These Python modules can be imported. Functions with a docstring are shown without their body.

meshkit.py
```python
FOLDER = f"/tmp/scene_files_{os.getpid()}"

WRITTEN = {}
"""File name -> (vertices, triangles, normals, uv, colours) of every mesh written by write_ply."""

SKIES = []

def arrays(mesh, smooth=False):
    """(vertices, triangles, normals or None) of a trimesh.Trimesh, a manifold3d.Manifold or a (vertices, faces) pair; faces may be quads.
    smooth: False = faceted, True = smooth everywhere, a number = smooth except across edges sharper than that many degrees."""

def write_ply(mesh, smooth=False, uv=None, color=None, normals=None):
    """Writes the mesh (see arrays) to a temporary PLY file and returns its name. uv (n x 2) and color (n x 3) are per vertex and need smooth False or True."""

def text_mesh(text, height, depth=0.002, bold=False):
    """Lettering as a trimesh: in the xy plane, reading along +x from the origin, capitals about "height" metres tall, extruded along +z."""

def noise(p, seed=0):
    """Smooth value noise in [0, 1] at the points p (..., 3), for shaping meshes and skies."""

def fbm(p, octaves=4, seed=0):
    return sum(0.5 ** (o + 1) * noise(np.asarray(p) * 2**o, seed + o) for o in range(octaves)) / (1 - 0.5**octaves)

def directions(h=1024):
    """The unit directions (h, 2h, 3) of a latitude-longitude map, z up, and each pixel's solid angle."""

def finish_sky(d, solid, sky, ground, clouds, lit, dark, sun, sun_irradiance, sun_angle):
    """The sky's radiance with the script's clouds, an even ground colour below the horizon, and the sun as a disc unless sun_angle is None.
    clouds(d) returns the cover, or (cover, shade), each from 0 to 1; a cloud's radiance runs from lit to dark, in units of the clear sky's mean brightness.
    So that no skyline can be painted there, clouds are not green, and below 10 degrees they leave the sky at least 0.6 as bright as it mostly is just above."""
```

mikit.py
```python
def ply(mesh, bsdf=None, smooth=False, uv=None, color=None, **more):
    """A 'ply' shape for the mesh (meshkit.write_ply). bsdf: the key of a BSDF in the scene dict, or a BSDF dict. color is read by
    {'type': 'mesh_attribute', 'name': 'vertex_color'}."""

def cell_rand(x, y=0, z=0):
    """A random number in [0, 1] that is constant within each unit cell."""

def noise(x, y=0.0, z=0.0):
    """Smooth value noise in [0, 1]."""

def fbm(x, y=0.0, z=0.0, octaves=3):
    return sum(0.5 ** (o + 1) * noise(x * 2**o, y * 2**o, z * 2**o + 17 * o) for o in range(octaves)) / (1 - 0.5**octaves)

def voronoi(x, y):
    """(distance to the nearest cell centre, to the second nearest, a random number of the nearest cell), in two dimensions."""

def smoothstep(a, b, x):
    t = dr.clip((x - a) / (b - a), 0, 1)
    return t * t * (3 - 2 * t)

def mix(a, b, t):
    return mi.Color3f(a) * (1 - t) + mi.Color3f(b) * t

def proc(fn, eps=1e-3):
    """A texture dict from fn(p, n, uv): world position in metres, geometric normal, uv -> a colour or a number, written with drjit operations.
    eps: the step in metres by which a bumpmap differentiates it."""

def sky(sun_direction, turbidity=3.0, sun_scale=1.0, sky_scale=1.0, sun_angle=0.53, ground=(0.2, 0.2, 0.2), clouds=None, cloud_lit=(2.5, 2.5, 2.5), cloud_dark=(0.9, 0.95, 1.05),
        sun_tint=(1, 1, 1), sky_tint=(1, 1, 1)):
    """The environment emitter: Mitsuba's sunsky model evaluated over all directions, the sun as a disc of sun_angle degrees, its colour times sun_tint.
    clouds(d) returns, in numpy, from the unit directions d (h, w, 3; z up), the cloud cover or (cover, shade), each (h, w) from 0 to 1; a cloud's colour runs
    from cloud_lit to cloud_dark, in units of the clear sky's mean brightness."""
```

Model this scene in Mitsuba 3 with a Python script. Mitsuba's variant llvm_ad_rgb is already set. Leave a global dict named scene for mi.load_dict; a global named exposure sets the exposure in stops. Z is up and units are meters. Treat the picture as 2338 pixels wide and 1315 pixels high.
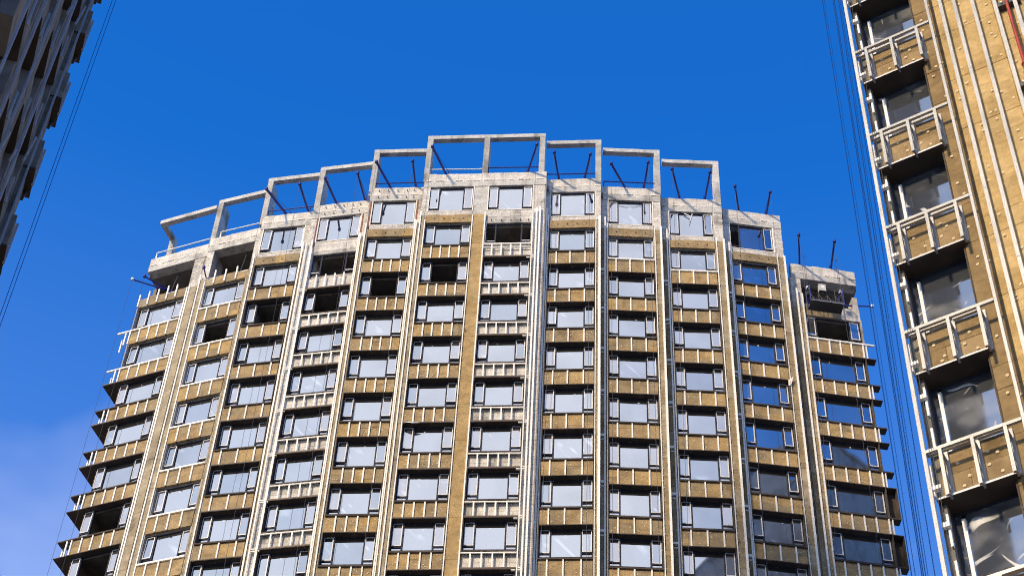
import math, random
import numpy as np
import drjit as dr
import mitsuba as mi
import mikit
from mikit import noise, fbm, smoothstep, mix, cell_rand

T = mi.ScalarTransform4f
scene, labels = {}, {}
rng = random.Random(7)

# ------------------------------------------------------------------ camera, sky, exposure
PITCH, ROLL = math.radians(50.065), math.radians(3.240)
cp, sp, cr, sr = math.cos(PITCH), math.sin(PITCH), math.cos(ROLL), math.sin(ROLL)
EYE = (0.0, 0.0, 1.6)
up = np.array([0, -sp, cp]) * cr - np.array([1.0, 0, 0]) * sr
scene['camera'] = {'type': 'perspective', 'fov_axis': 'x', 'fov': 2 * math.degrees(math.atan(2338 / 2 / 4500.0)),
                   'near_clip': 0.1, 'far_clip': 3000.0,
                   'to_world': T().look_at(origin=list(EYE), target=[0, cp, 1.6 + sp], up=up.tolist())}
exposure = 1.7
SUN_AZ, SUN_EL = math.radians(38), math.radians(28)      # azimuth counted from straight behind the camera towards the left
SUN = np.array([-math.sin(SUN_AZ) * math.cos(SUN_EL), -math.cos(SUN_AZ) * math.cos(SUN_EL), math.sin(SUN_EL)])


def np_noise(d, f, seed):
    """smooth value noise of directions (numpy)"""
    q = d * f + 50 + seed * 7.31
    i = np.floor(q).astype(np.int64)
    t = q - i
    t = t * t * (3 - 2 * t)

    def h(x, y, z):
        n = (x * 374761393 + y * 668265263 + z * 2147483647 + seed * 97) & 0xFFFFFFFF
        n = ((n ^ (n >> 13)) * 1274126177) & 0xFFFFFFFF
        return ((n ^ (n >> 16)) & 0xFFFFFF) / 16777215.0
    out = 0
    for a in (0, 1):
        for b in (0, 1):
            for c in (0, 1):
                wgt = (t[..., 0] if a else 1 - t[..., 0]) * (t[..., 1] if b else 1 - t[..., 1]) * (t[..., 2] if c else 1 - t[..., 2])
                out = out + wgt * h(i[..., 0] + a, i[..., 1] + b, i[..., 2] + c)
    return out


def clouds(d):
    """thin high cloud thickening towards the sun's side of the sky, thin wisps elsewhere"""
    az = d @ (SUN / np.linalg.norm(SUN))
    n = sum(0.5 ** (k + 1) * np_noise(d * np.array([1, 1, 2.2]), 2.2 * 2 ** k, k) for k in range(5))
    w = sum(0.5 ** (k + 1) * np_noise(d * np.array([1, 1, 2.2]) + np.array([25.60480934, 1.63721239, 7.81089408]), 2.2 * 2 ** k, k) for k in range(5))
    fine = sum(0.6 ** (k + 1) * np_noise(d * np.array([1, 1, 1.6]), 11.0 * 2 ** k, k + 9) for k in range(4)) / 1.3
    t = np.clip((az - 0.66) / 0.20 + 0.9 * (n - 0.5), 0, 1)
    veil = t * t * (3 - 2 * t) * (0.80 + 0.5 * (n - 0.5))
    wisp = 0.14 * np.clip((w - 0.44 + 0.5 * (fine - 0.5)) / 0.25, 0, 1) * np.clip((0.84 - d[..., 2]) / 0.12, 0, 1)
    haze = 0.05 * np.clip((0.80 - d[..., 2]) / 0.16, 0, 1) ** 1.3
    cover = np.clip(np.maximum(veil, wisp) + haze, 0, 0.95) * np.clip(d[..., 2] / 0.05, 0, 1)
    return cover, np.full_like(cover, 0.1)


scene['sky'] = mikit.sky(SUN.tolist(), turbidity=3.0, sun_angle=4.0, ground=(0.32, 0.29, 0.25), sky_tint=(0.16, 1.30, 2.85), sun_tint=(0.97, 0.97, 0.94), clouds=clouds,
                         cloud_lit=(3.6, 3.6, 3.7), cloud_dark=(1.2, 1.25, 1.35))

# ------------------------------------------------------------------ materials


def principled(col, rough=0.8, metallic=0.0, spec=0.3):
    c = col if isinstance(col, dict) else {'type': 'rgb', 'value': list(col)}
    return {'type': 'twosided', 'bsdf': {'type': 'principled', 'base_color': c, 'roughness': rough, 'metallic': metallic, 'specular': spec}}


def wool(a, b, streak, fine=1.0):
    def fn(p, n, uv):
        f = fbm(p.x * 1.7, p.y * 1.7, p.z * 1.7, 3)
        g = noise(p.x * 3.3 * fine, p.y * 3.3 * fine, p.z * 3.3 * fine)
        h = noise(p.x * 7 * fine, p.y * 7 * fine, p.z * 7 * fine)
        s = smoothstep(0.58, 0.85, fbm(p.x * 2.5, p.y * 2.5, p.z * 0.6, 2))
        blot = smoothstep(0.66, 0.78, noise(p.x * 4.1, p.y * 4.1, p.z * 4.1 + 9))
        c = mix(a, b, smoothstep(0.25, 0.75, f)) * (0.80 + 0.22 * g + 0.18 * h)
        return c * (1 - streak * s) * (1 - 0.13 * blot)
    return mikit.proc(fn)


def stained(a, b, dark, scale=1.0):
    def fn(p, n, uv):
        f = fbm(p.x * 1.6 * scale, p.y * 1.6 * scale, p.z * 1.6 * scale, 3)
        g = noise(p.x * 5, p.y * 5, p.z * 5)
        s = smoothstep(0.50, 0.74, fbm(p.x * 2.4, p.y * 2.4, p.z * 0.45 + 3, 3))
        band = smoothstep(0.55, 0.80, noise(p.x * 0.9 + 4, p.y * 0.9, p.z * 2.6))
        return mix(a, b, smoothstep(0.25, 0.75, f)) * (0.84 + 0.24 * g) * (1 - dark * s) * (1 - 0.35 * dark * band)
    return mikit.proc(fn)


def metal_worn(a, amount):
    def fn(p, n, uv):
        f = fbm(p.x * 3, p.y * 3, p.z * 1.2, 2)
        g = noise(p.x * 6, p.y * 6, p.z * 4)
        return mi.Color3f(a) * (1 - amount * smoothstep(0.45, 0.8, f)) * (0.93 + 0.10 * g)
    return mikit.proc(fn)


def coating(c, amount):
    """mirror coating of a pane, a little milky where protective film still sticks"""
    def fn(p, n, uv):
        u, z = p.x + 0.3 * p.y, p.z
        broad = smoothstep(0.35, 0.9, fbm(u * 0.9, z * 0.7, 3.0, 2))
        streak = smoothstep(0.70, 0.97, noise(u * 4 + z * 3, z * 1.2 - u * 0.9, 5.0)) * smoothstep(0.50, 0.75, noise(u * 0.8, z * 0.8, 7.0))
        return mi.Color3f(c) * (1 - 0.10 * broad) + amount * streak
    return mikit.proc(fn)


def film(base, peak):
    """cover of milky protective film on a pane: wrinkles, scratches and wiped patches"""
    def fn(p, n, uv):
        u, z = p.x + 0.45 * p.y, p.z
        broad = smoothstep(0.45, 0.80, fbm(u * 2.4, z * 1.7, 3.0, 3))
        w = noise(u * 3.0, z * 3.0, 1.7) * 5.0
        scr = smoothstep(0.86, 0.98, noise(u * 17 + w * 2 + z * 7, z * 2.2 - u * 1.4, 5.0)) * smoothstep(0.48, 0.70, noise(u * 2.3, z * 2.3, 7.0))
        scr2 = smoothstep(0.86, 0.98, noise(u * 14 - w * 2 - z * 9, z * 2.6 + u, 15.0)) * smoothstep(0.50, 0.72, noise(u * 2.6, z * 2.6, 27.0))
        return dr.clip(base + 0.16 * broad + peak * dr.maximum(scr, scr2), 0, 0.9)
    return mikit.proc(fn)


def wavy(bsdf, height):
    def fn(p, n, uv):
        return fbm((p.x + 0.3 * p.y) * 1.5, (p.x - p.y) * 0.2, p.z * 1.1, 2)
    return {'type': 'twosided', 'bsdf': {'type': 'bumpmap', 'tex': mikit.proc(fn, 0.02), 'scale': height, 'bsdf': bsdf['bsdf']}}


B = {
    'm_insulation': principled(wool((0.29, 0.21, 0.118), (0.365, 0.272, 0.156), 0.22), 0.95, spec=0.1),
    'm_insulation_warm': principled(wool((0.34, 0.238, 0.116), (0.41, 0.295, 0.15), 0.14), 0.95, spec=0.1),
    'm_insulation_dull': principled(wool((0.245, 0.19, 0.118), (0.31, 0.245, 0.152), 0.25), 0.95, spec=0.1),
    'm_insulation_grey': principled(wool((0.29, 0.245, 0.175), (0.38, 0.325, 0.24), 0.32), 0.95, spec=0.1),
    'm_insulation_gold': principled(wool((0.43, 0.31, 0.15), (0.53, 0.39, 0.20), 0.22, 3.2), 0.95, spec=0.1),
    'm_insulation_gold2': principled(wool((0.39, 0.275, 0.13), (0.48, 0.35, 0.17), 0.26, 3.2), 0.95, spec=0.1),
    'm_insulation_shadowed': principled(wool((0.22, 0.155, 0.082), (0.285, 0.205, 0.11), 0.30, 3.2), 0.95, spec=0.1),  # darker copy of the gold boards, soft shadow put into the colour
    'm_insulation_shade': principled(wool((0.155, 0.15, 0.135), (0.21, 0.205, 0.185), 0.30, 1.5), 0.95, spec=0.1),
    'm_block': principled(stained((0.53, 0.505, 0.475), (0.645, 0.62, 0.585), 0.28), 0.9),
    'm_block_b': principled(stained((0.48, 0.455, 0.425), (0.60, 0.575, 0.54), 0.45), 0.9),
    'm_mortar': principled(stained((0.34, 0.31, 0.28), (0.44, 0.405, 0.37), 0.4), 0.95),
    'm_mortar_pale': principled((0.78, 0.74, 0.67), 0.9),
    'm_concrete': principled(stained((0.36, 0.352, 0.335), (0.46, 0.45, 0.43), 0.45), 0.9),
    'm_concrete_pale': principled(stained((0.46, 0.452, 0.435), (0.56, 0.55, 0.53), 0.42), 0.9),
    'm_rail': principled(metal_worn((0.84, 0.83, 0.80), 0.08), 0.5, spec=0.4),
    'm_zinc': principled(metal_worn((0.37, 0.385, 0.405), 0.20), 0.42, metallic=0.3, spec=0.5),
    'm_zinc_cool': principled(metal_worn((0.33, 0.36, 0.41), 0.25), 0.5, metallic=0.2),
    'm_corner': principled(metal_worn((0.60, 0.60, 0.61), 0.15), 0.5),
    'm_bronze': principled(metal_worn((0.066, 0.054, 0.046), -0.5), 0.7, spec=0.15),
    'm_fascia': principled(metal_worn((0.11, 0.075, 0.062), 0.3), 0.5, spec=0.4),
    'm_frame': principled((0.034, 0.040, 0.062), 0.75, spec=0.15),
    'm_sash': principled(metal_worn((0.70, 0.71, 0.74), 0.12), 0.4, spec=0.5),
    'm_glass': wavy(principled(coating((0.49, 0.51, 0.545), 0.15), 0.03, 0.97, 0.5), 0.0022),
    'm_glass_b': wavy(principled(coating((0.48, 0.485, 0.52), 0.22), 0.06, 0.92, 0.5), 0.003),
    'm_glass_c': wavy(principled(coating((0.40, 0.435, 0.49), 0.10), 0.03, 0.97, 0.5), 0.0022),
    'm_glass_dim': {'type': 'blendbsdf', 'weight': film(0.035, 0.7), 'a': principled((0.17, 0.225, 0.33), 0.04, 0.92, 0.5), 'b': principled((0.72, 0.74, 0.78), 0.5)},
    'm_sticker': principled((0.85, 0.85, 0.85), 0.6),
    'm_interior': principled(stained((0.16, 0.15, 0.135), (0.22, 0.205, 0.19), 0.3), 0.95),
    'm_navy': principled((0.005, 0.009, 0.17), 0.45, spec=0.5),
    'm_steel_dark': principled((0.035, 0.037, 0.045), 0.5, spec=0.5),
    'm_wire': principled((0.05, 0.055, 0.07), 0.5),
    'm_rope_blue': principled((0.006, 0.06, 0.30), 0.8, spec=0.1),
    'm_red': principled(metal_worn((0.36, 0.045, 0.02), 0.35), 0.35, spec=0.5),
    'm_box': principled(stained((0.42, 0.43, 0.43), (0.50, 0.51, 0.51), 0.3), 0.5),
    'm_disc': principled((0.62, 0.54, 0.40), 0.6),
    'm_disc_near': principled((0.62, 0.51, 0.33), 0.6),
    'm_primer': principled((0.22, 0.10, 0.075), 0.8),
    'm_ground': principled(stained((0.17, 0.155, 0.13), (0.25, 0.23, 0.20), 0.3, 0.2), 0.95),
}
scene.update(B)

# ------------------------------------------------------------------ mesh helpers. local axes: x along a facade (s), y into the building (-n), z up
_q = np.array([[0, 2, 3], [0, 3, 1], [4, 5, 7], [4, 7, 6], [0, 1, 5], [0, 5, 4], [2, 6, 7], [2, 7, 3], [0, 4, 6], [0, 6, 2], [1, 3, 7], [1, 7, 5]])


def merge(parts):
    vs, fs, k = [], [], 0
    for v, f in parts:
        vs.append(v)
        fs.append(f + k)
        k += len(v)
    return np.vstack(vs), np.vstack(fs)


def bx(s0, s1, n0, n1, z0, z1):
    """a box: s along the facade, n outward, z up"""
    v = np.array([[x, y, z] for z in (z0, z1) for y in (-n1, -n0) for x in (s0, s1)], float)
    return v, _q.copy()


def boxes(lst):
    return merge([bx(*b) for b in lst])


def beam(p, q, w, h, upv=(0, 0, 1)):
    """a square bar from p to q"""
    p, q = np.array(p, float), np.array(q, float)
    d = q - p
    L = np.linalg.norm(d)
    d /= L
    u = np.array(upv, float)
    if abs(d @ u) > 0.95:
        u = np.array([0, 1.0, 0])
    a = np.cross(d, u)
    a /= np.linalg.norm(a)
    c = np.cross(a, d)
    v = np.array([p + d * (L * t) + a * (w / 2 * i) + c * (h / 2 * j) for j in (-1, 1) for t in (0, 1) for i in (-1, 1)])
    v = v[[0, 1, 2, 3, 4, 5, 6, 7]]
    return v, _q[:, ::-1].copy() if np.linalg.det(np.array([a, d, c])) < 0 else _q.copy()


def tube(p, q, r, sides=8, r2=None):
    p, q = np.array(p, float), np.array(q, float)
    r2 = r if r2 is None else r2
    d = (q - p) / np.linalg.norm(q - p)
    a = np.cross(d, [0, 0, 1.0] if abs(d[2]) < 0.9 else [1.0, 0, 0])
    a /= np.linalg.norm(a)
    b = np.cross(d, a)
    t = np.arange(sides) * 2 * math.pi / sides
    ring = np.cos(t)[:, None] * a + np.sin(t)[:, None] * b
    v = np.vstack([p + ring * r, q + ring * r2, [p], [q]])
    i = np.arange(sides)
    j = (i + 1) % sides
    f = np.vstack([np.c_[i, j, j + sides], np.c_[i, j + sides, i + sides], np.c_[j, i, i * 0 + 2 * sides], np.c_[i + sides, j + sides, i * 0 + 2 * sides + 1]])
    return v, f


_cnt = {}


def key(parent, base):
    full = (parent + '__' if parent else '') + base
    n = _cnt.get(full, 0)
    _cnt[full] = n + 1
    return full if n == 0 else f'{full}_{n:03d}'


_cache = {}


def shape(mesh, bsdf, smooth=False):
    return mikit.ply(mesh, bsdf, smooth)


def cached(name, make, bsdf, smooth=False):
    if name not in _cache:
        _cache[name] = mikit.ply(make(), None, smooth)
    return {**_cache[name], 'bsdf': {'type': 'ref', 'id': bsdf}}


def put(parent, base, shp, M=None):
    k = key(parent, base)
    scene[k] = dict(shp) if M is None else {**shp, 'to_world': M}
    return k


def thing(base, label, category, group=None):
    k = key('', base)
    labels[k] = {'label': label, 'category': category}
    if group:
        labels[k]['group'] = group
    return k


def frame_at(x, y, z, S, tilt=None):
    """matrix of a facade frame: S = unit vector along the facade; outward is to the right of S turned -90 degrees"""
    m = np.eye(4)
    m[:3, 0] = (S[0], S[1], 0)
    m[:3, 1] = (-S[1], S[0], 0)
    m[:3, 3] = (x, y, z)
    return m


def MT(m):
    return T(m.tolist())


# ------------------------------------------------------------------ ground
scene['ground'] = {**shape(boxes([(-700, 700, -700, 700, -1.0, 0.0)]), 'm_ground')}
labels['ground'] = {'label': 'bare earth of the building site between the towers', 'category': 'ground', 'kind': 'structure'}

# ================================================================== the curved tower
Z0 = 78.366 + 1.6                      # sill height of the second window row
ANG = [math.radians(a) for a in (-22.5, -20, -12, -12, -5.6, -5.6, -5.6, -5.6, -1.2, -1.2, 4.8, 5.8)]
CEN = [(-19.234, 69.667), (-15.32, 67.853), (-12.519, 66.34), (-9.461, 65.345), (-6.525, 64.109), (-3.483, 62.963), (-0.367, 62.648),
       (2.924, 62.851), (6.006, 63.213), (9.283, 63.746), (12.585, 64.415), (16.719, 65.354)]
SV = [np.array([math.cos(a), math.sin(a)]) for a in ANG]
NV = [np.array([math.sin(a), -math.cos(a)]) for a in ANG]
TW = thing('curved_apartment_tower', 'tall unfinished apartment tower with curved stepped facade, tan insulation and concrete frames along its roof', 'building')


def bayM(b, z):
    return MT(frame_at(CEN[b][0], CEN[b][1], z, SV[b]))


def world(b, s, n, z):
    p = np.array(CEN[b]) + SV[b] * s + NV[b] * n
    return np.array([p[0], p[1], z])


def zrow(r):
    return Z0 - 3.0 * (r - 2)


LAST = 10
E0 = {b: -1.2 for b in range(12)}
E1 = {b: 1.2 for b in range(12)}
E0[0], E1[0] = -1.07, 1.8
E0[11], E1[11] = -1.63, 1.33
WIN = {b: (-1.17, 1.17) for b in range(12)}
WIN[0], WIN[11] = (-0.92, 1.72), (-1.58, 1.22)
PLATE = {b: (-1.2, 1.2) for b in range(12)}
PLATE[0], PLATE[11] = (-1.8, 1.8), (-1.63, 1.78)
RAILS = [[-1.03, -.47, .10, .67, 1.22], [-.70, -.07, .58], [-.84, -.02, .80], [-.72, -.23, .28, .76], [-.70, -.21, .26, .75], [-.74, -.28, .20, .68],
         [-.78, -.30, .18, .67], [-.79, -.08, .68], [-.77, -.07, .67], [-.77, -.04, .68], [-.76, -.03, .69], [-1.17, -.55, .02, .59, 1.19]]
RAILROWS = {(0, 2), (0, 3), (6, 2), (8, 2), (9, 2), (11, 3)} | {(1, r) for r in range(2, 20)}
NOCENTER = {(0, 7), (0, 8), (1, 3), (2, 3), (3, 3), (4, 3), (5, 3), (11, 3)}
NOGLASS = {(3, 2), (6, 2)}
EXPOSED = {3, 6}                       # bays whose spandrels still show the block wall
WL = {1: .40, 2: .14, 3: .42, 4: .16, 5: .32}
WR = {6: .66, 7: .28, 8: .40, 9: .46, 10: .46}
INS = ['m_insulation', 'm_insulation', 'm_insulation_warm', 'm_insulation_dull']


def pier_extent(b):
    """outer s of the left and right pier of a bay"""
    l = {0: -1.07, 6: -1.565, 11: -2.5}.get(b, None)
    if l is None:
        l = -1.2 - (WL[b] if b in WL else 0.95)
    r = {5: 1.565, 11: 1.33, 0: 2.9}.get(b, None)
    if r is None:
        r = 1.2 + (WR[b] if b in WR else 0.95)
    return l, r


stuff = {}


def pile(name, mesh, M):
    """geometry collected into one part of the tower, in world space"""
    m = np.array(M.matrix, float) if not isinstance(M, np.ndarray) else M
    v, f = mesh
    stuff.setdefault(name, []).append((v @ m[:3, :3].T + m[:3, 3], f))


# ---- window of one opening (local: z = 0 at the sill plate)
def window_parts(w0, w1, z0, z1, nf):
    side = 0.50 if w1 - w0 < 2.5 else 0.52
    a, c = w0 + side, w1 - side
    d = 0.06
    fr = [(w0, w1, nf - d, nf, z0, z0 + .05), (w0, w1, nf - d, nf, z1 - .05, z1), (w0, w0 + .05, nf - d - .002, nf - .002, z0, z1), (w1 - .05, w1, nf - d - .002, nf - .002, z0, z1),
          (a - .036, a + .036, nf - d - .02, nf + .03, z0, z1), (c - .036, c + .036, nf - d - .02, nf + .03, z0, z1),
          (w0, a, nf - d + .003, nf + .004, z0 + .20, z0 + .26), (c, w1, nf - d + .003, nf + .004, z0 + .20, z0 + .26)]
    return a, c, fr


def sheet(s0, s1, n, z0, z1):
    return np.array([[s0, -n, z0], [s1, -n, z0], [s1, -n, z1], [s0, -n, z1]], float), np.array([[0, 1, 2], [0, 2, 3]])


def tiltM(b, z, pivot, ax, az):
    """bay matrix with a small tilt about a pivot (s, n, z): every pane hangs a little differently"""
    m = frame_at(CEN[b][0], CEN[b][1], z, SV[b])
    t = T().translate([pivot[0], -pivot[1], pivot[2]]).rotate([1, 0, 0], ax).rotate([0, 0, 1], az).translate([-pivot[0], pivot[1], -pivot[2]])
    return MT(m @ np.array(t.matrix, float))


def build_window(b, z, w0, w1, z0, z1, nf, tag, center=True, glazed=True, open_left=False):
    a, c, fr = window_parts(w0, w1, z0, z1, nf)
    M = bayM(b, z)
    W = put(TW, 'window', cached(f'frame{tag}', lambda: boxes(fr), 'm_frame'), M)
    jit = lambda k: rng.uniform(-k, k)
    if glazed and center:
        put(W, 'pane', cached(f'pane_c{tag}', lambda: sheet(a + .04, c - .04, nf - .03, z0 + .05, z1 - .05), rng.choice(('m_glass', 'm_glass', 'm_glass', 'm_glass_c'))), tiltM(b, z, ((a + c) / 2, nf - .03, (z0 + z1) / 2), jit(.35), jit(.4)))
        if rng.random() < 0.45:
            sx, sz = rng.uniform(a + .3, c - .3), z1 - rng.uniform(.28, .42)
            put(W, 'sticker', shape(tube((sx, .027 - nf, sz), (sx, .022 - nf, sz), rng.uniform(.022, .04), 10), 'm_sticker'), M)
    for q, (l, r) in enumerate(((w0 + .042, a - .036), (c + .036, w1 - .042))):
        if glazed:
            put(W, 'pane', cached(f'pane_l{tag}{q}', lambda: sheet(l, r, nf - .035, z0 + .05, z0 + .20), 'm_glass_b'), tiltM(b, z, ((l + r) / 2, nf - .035, z0 + .12), jit(.4), jit(.4)))
            if open_left and q == 0:
                continue
            zz0, zz1 = z0 + .265, z1 - .06
            sash = lambda: boxes([(l, r, nf - .03, nf + .025, zz0, zz0 + .045), (l, r, nf - .03, nf + .025, zz1 - .03, zz1), (l, l + .026, nf - .028, nf + .023, zz0 + .045, zz1 - .03), (r - .042, r, nf - .028, nf + .023, zz0 + .035, zz1 - .03)])
            ajar = -rng.choice((0, 0, 0, 0, 1.2, 2.5)) + jit(.25)
            P = tiltM(b, z, ((l + r) / 2, nf, zz1), ajar, jit(.3))
            put(W, 'sash', cached(f'sash{tag}{q}', sash, 'm_sash'), P)
            put(W, 'pane', cached(f'pane_s{tag}{q}', lambda: sheet(l + .026, r - .042, nf + .003, zz0 + .045, zz1 - .03), rng.choice(('m_glass_b', 'm_glass_b', 'm_glass_c', 'm_glass'))), P)
        else:
            put(W, 'sash', cached(f'bar{tag}{q}', lambda: boxes([(l, r, nf - .02, nf + .03, z0 + .262, z0 + .31)]), 'm_sash'), M)
    return W


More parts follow.
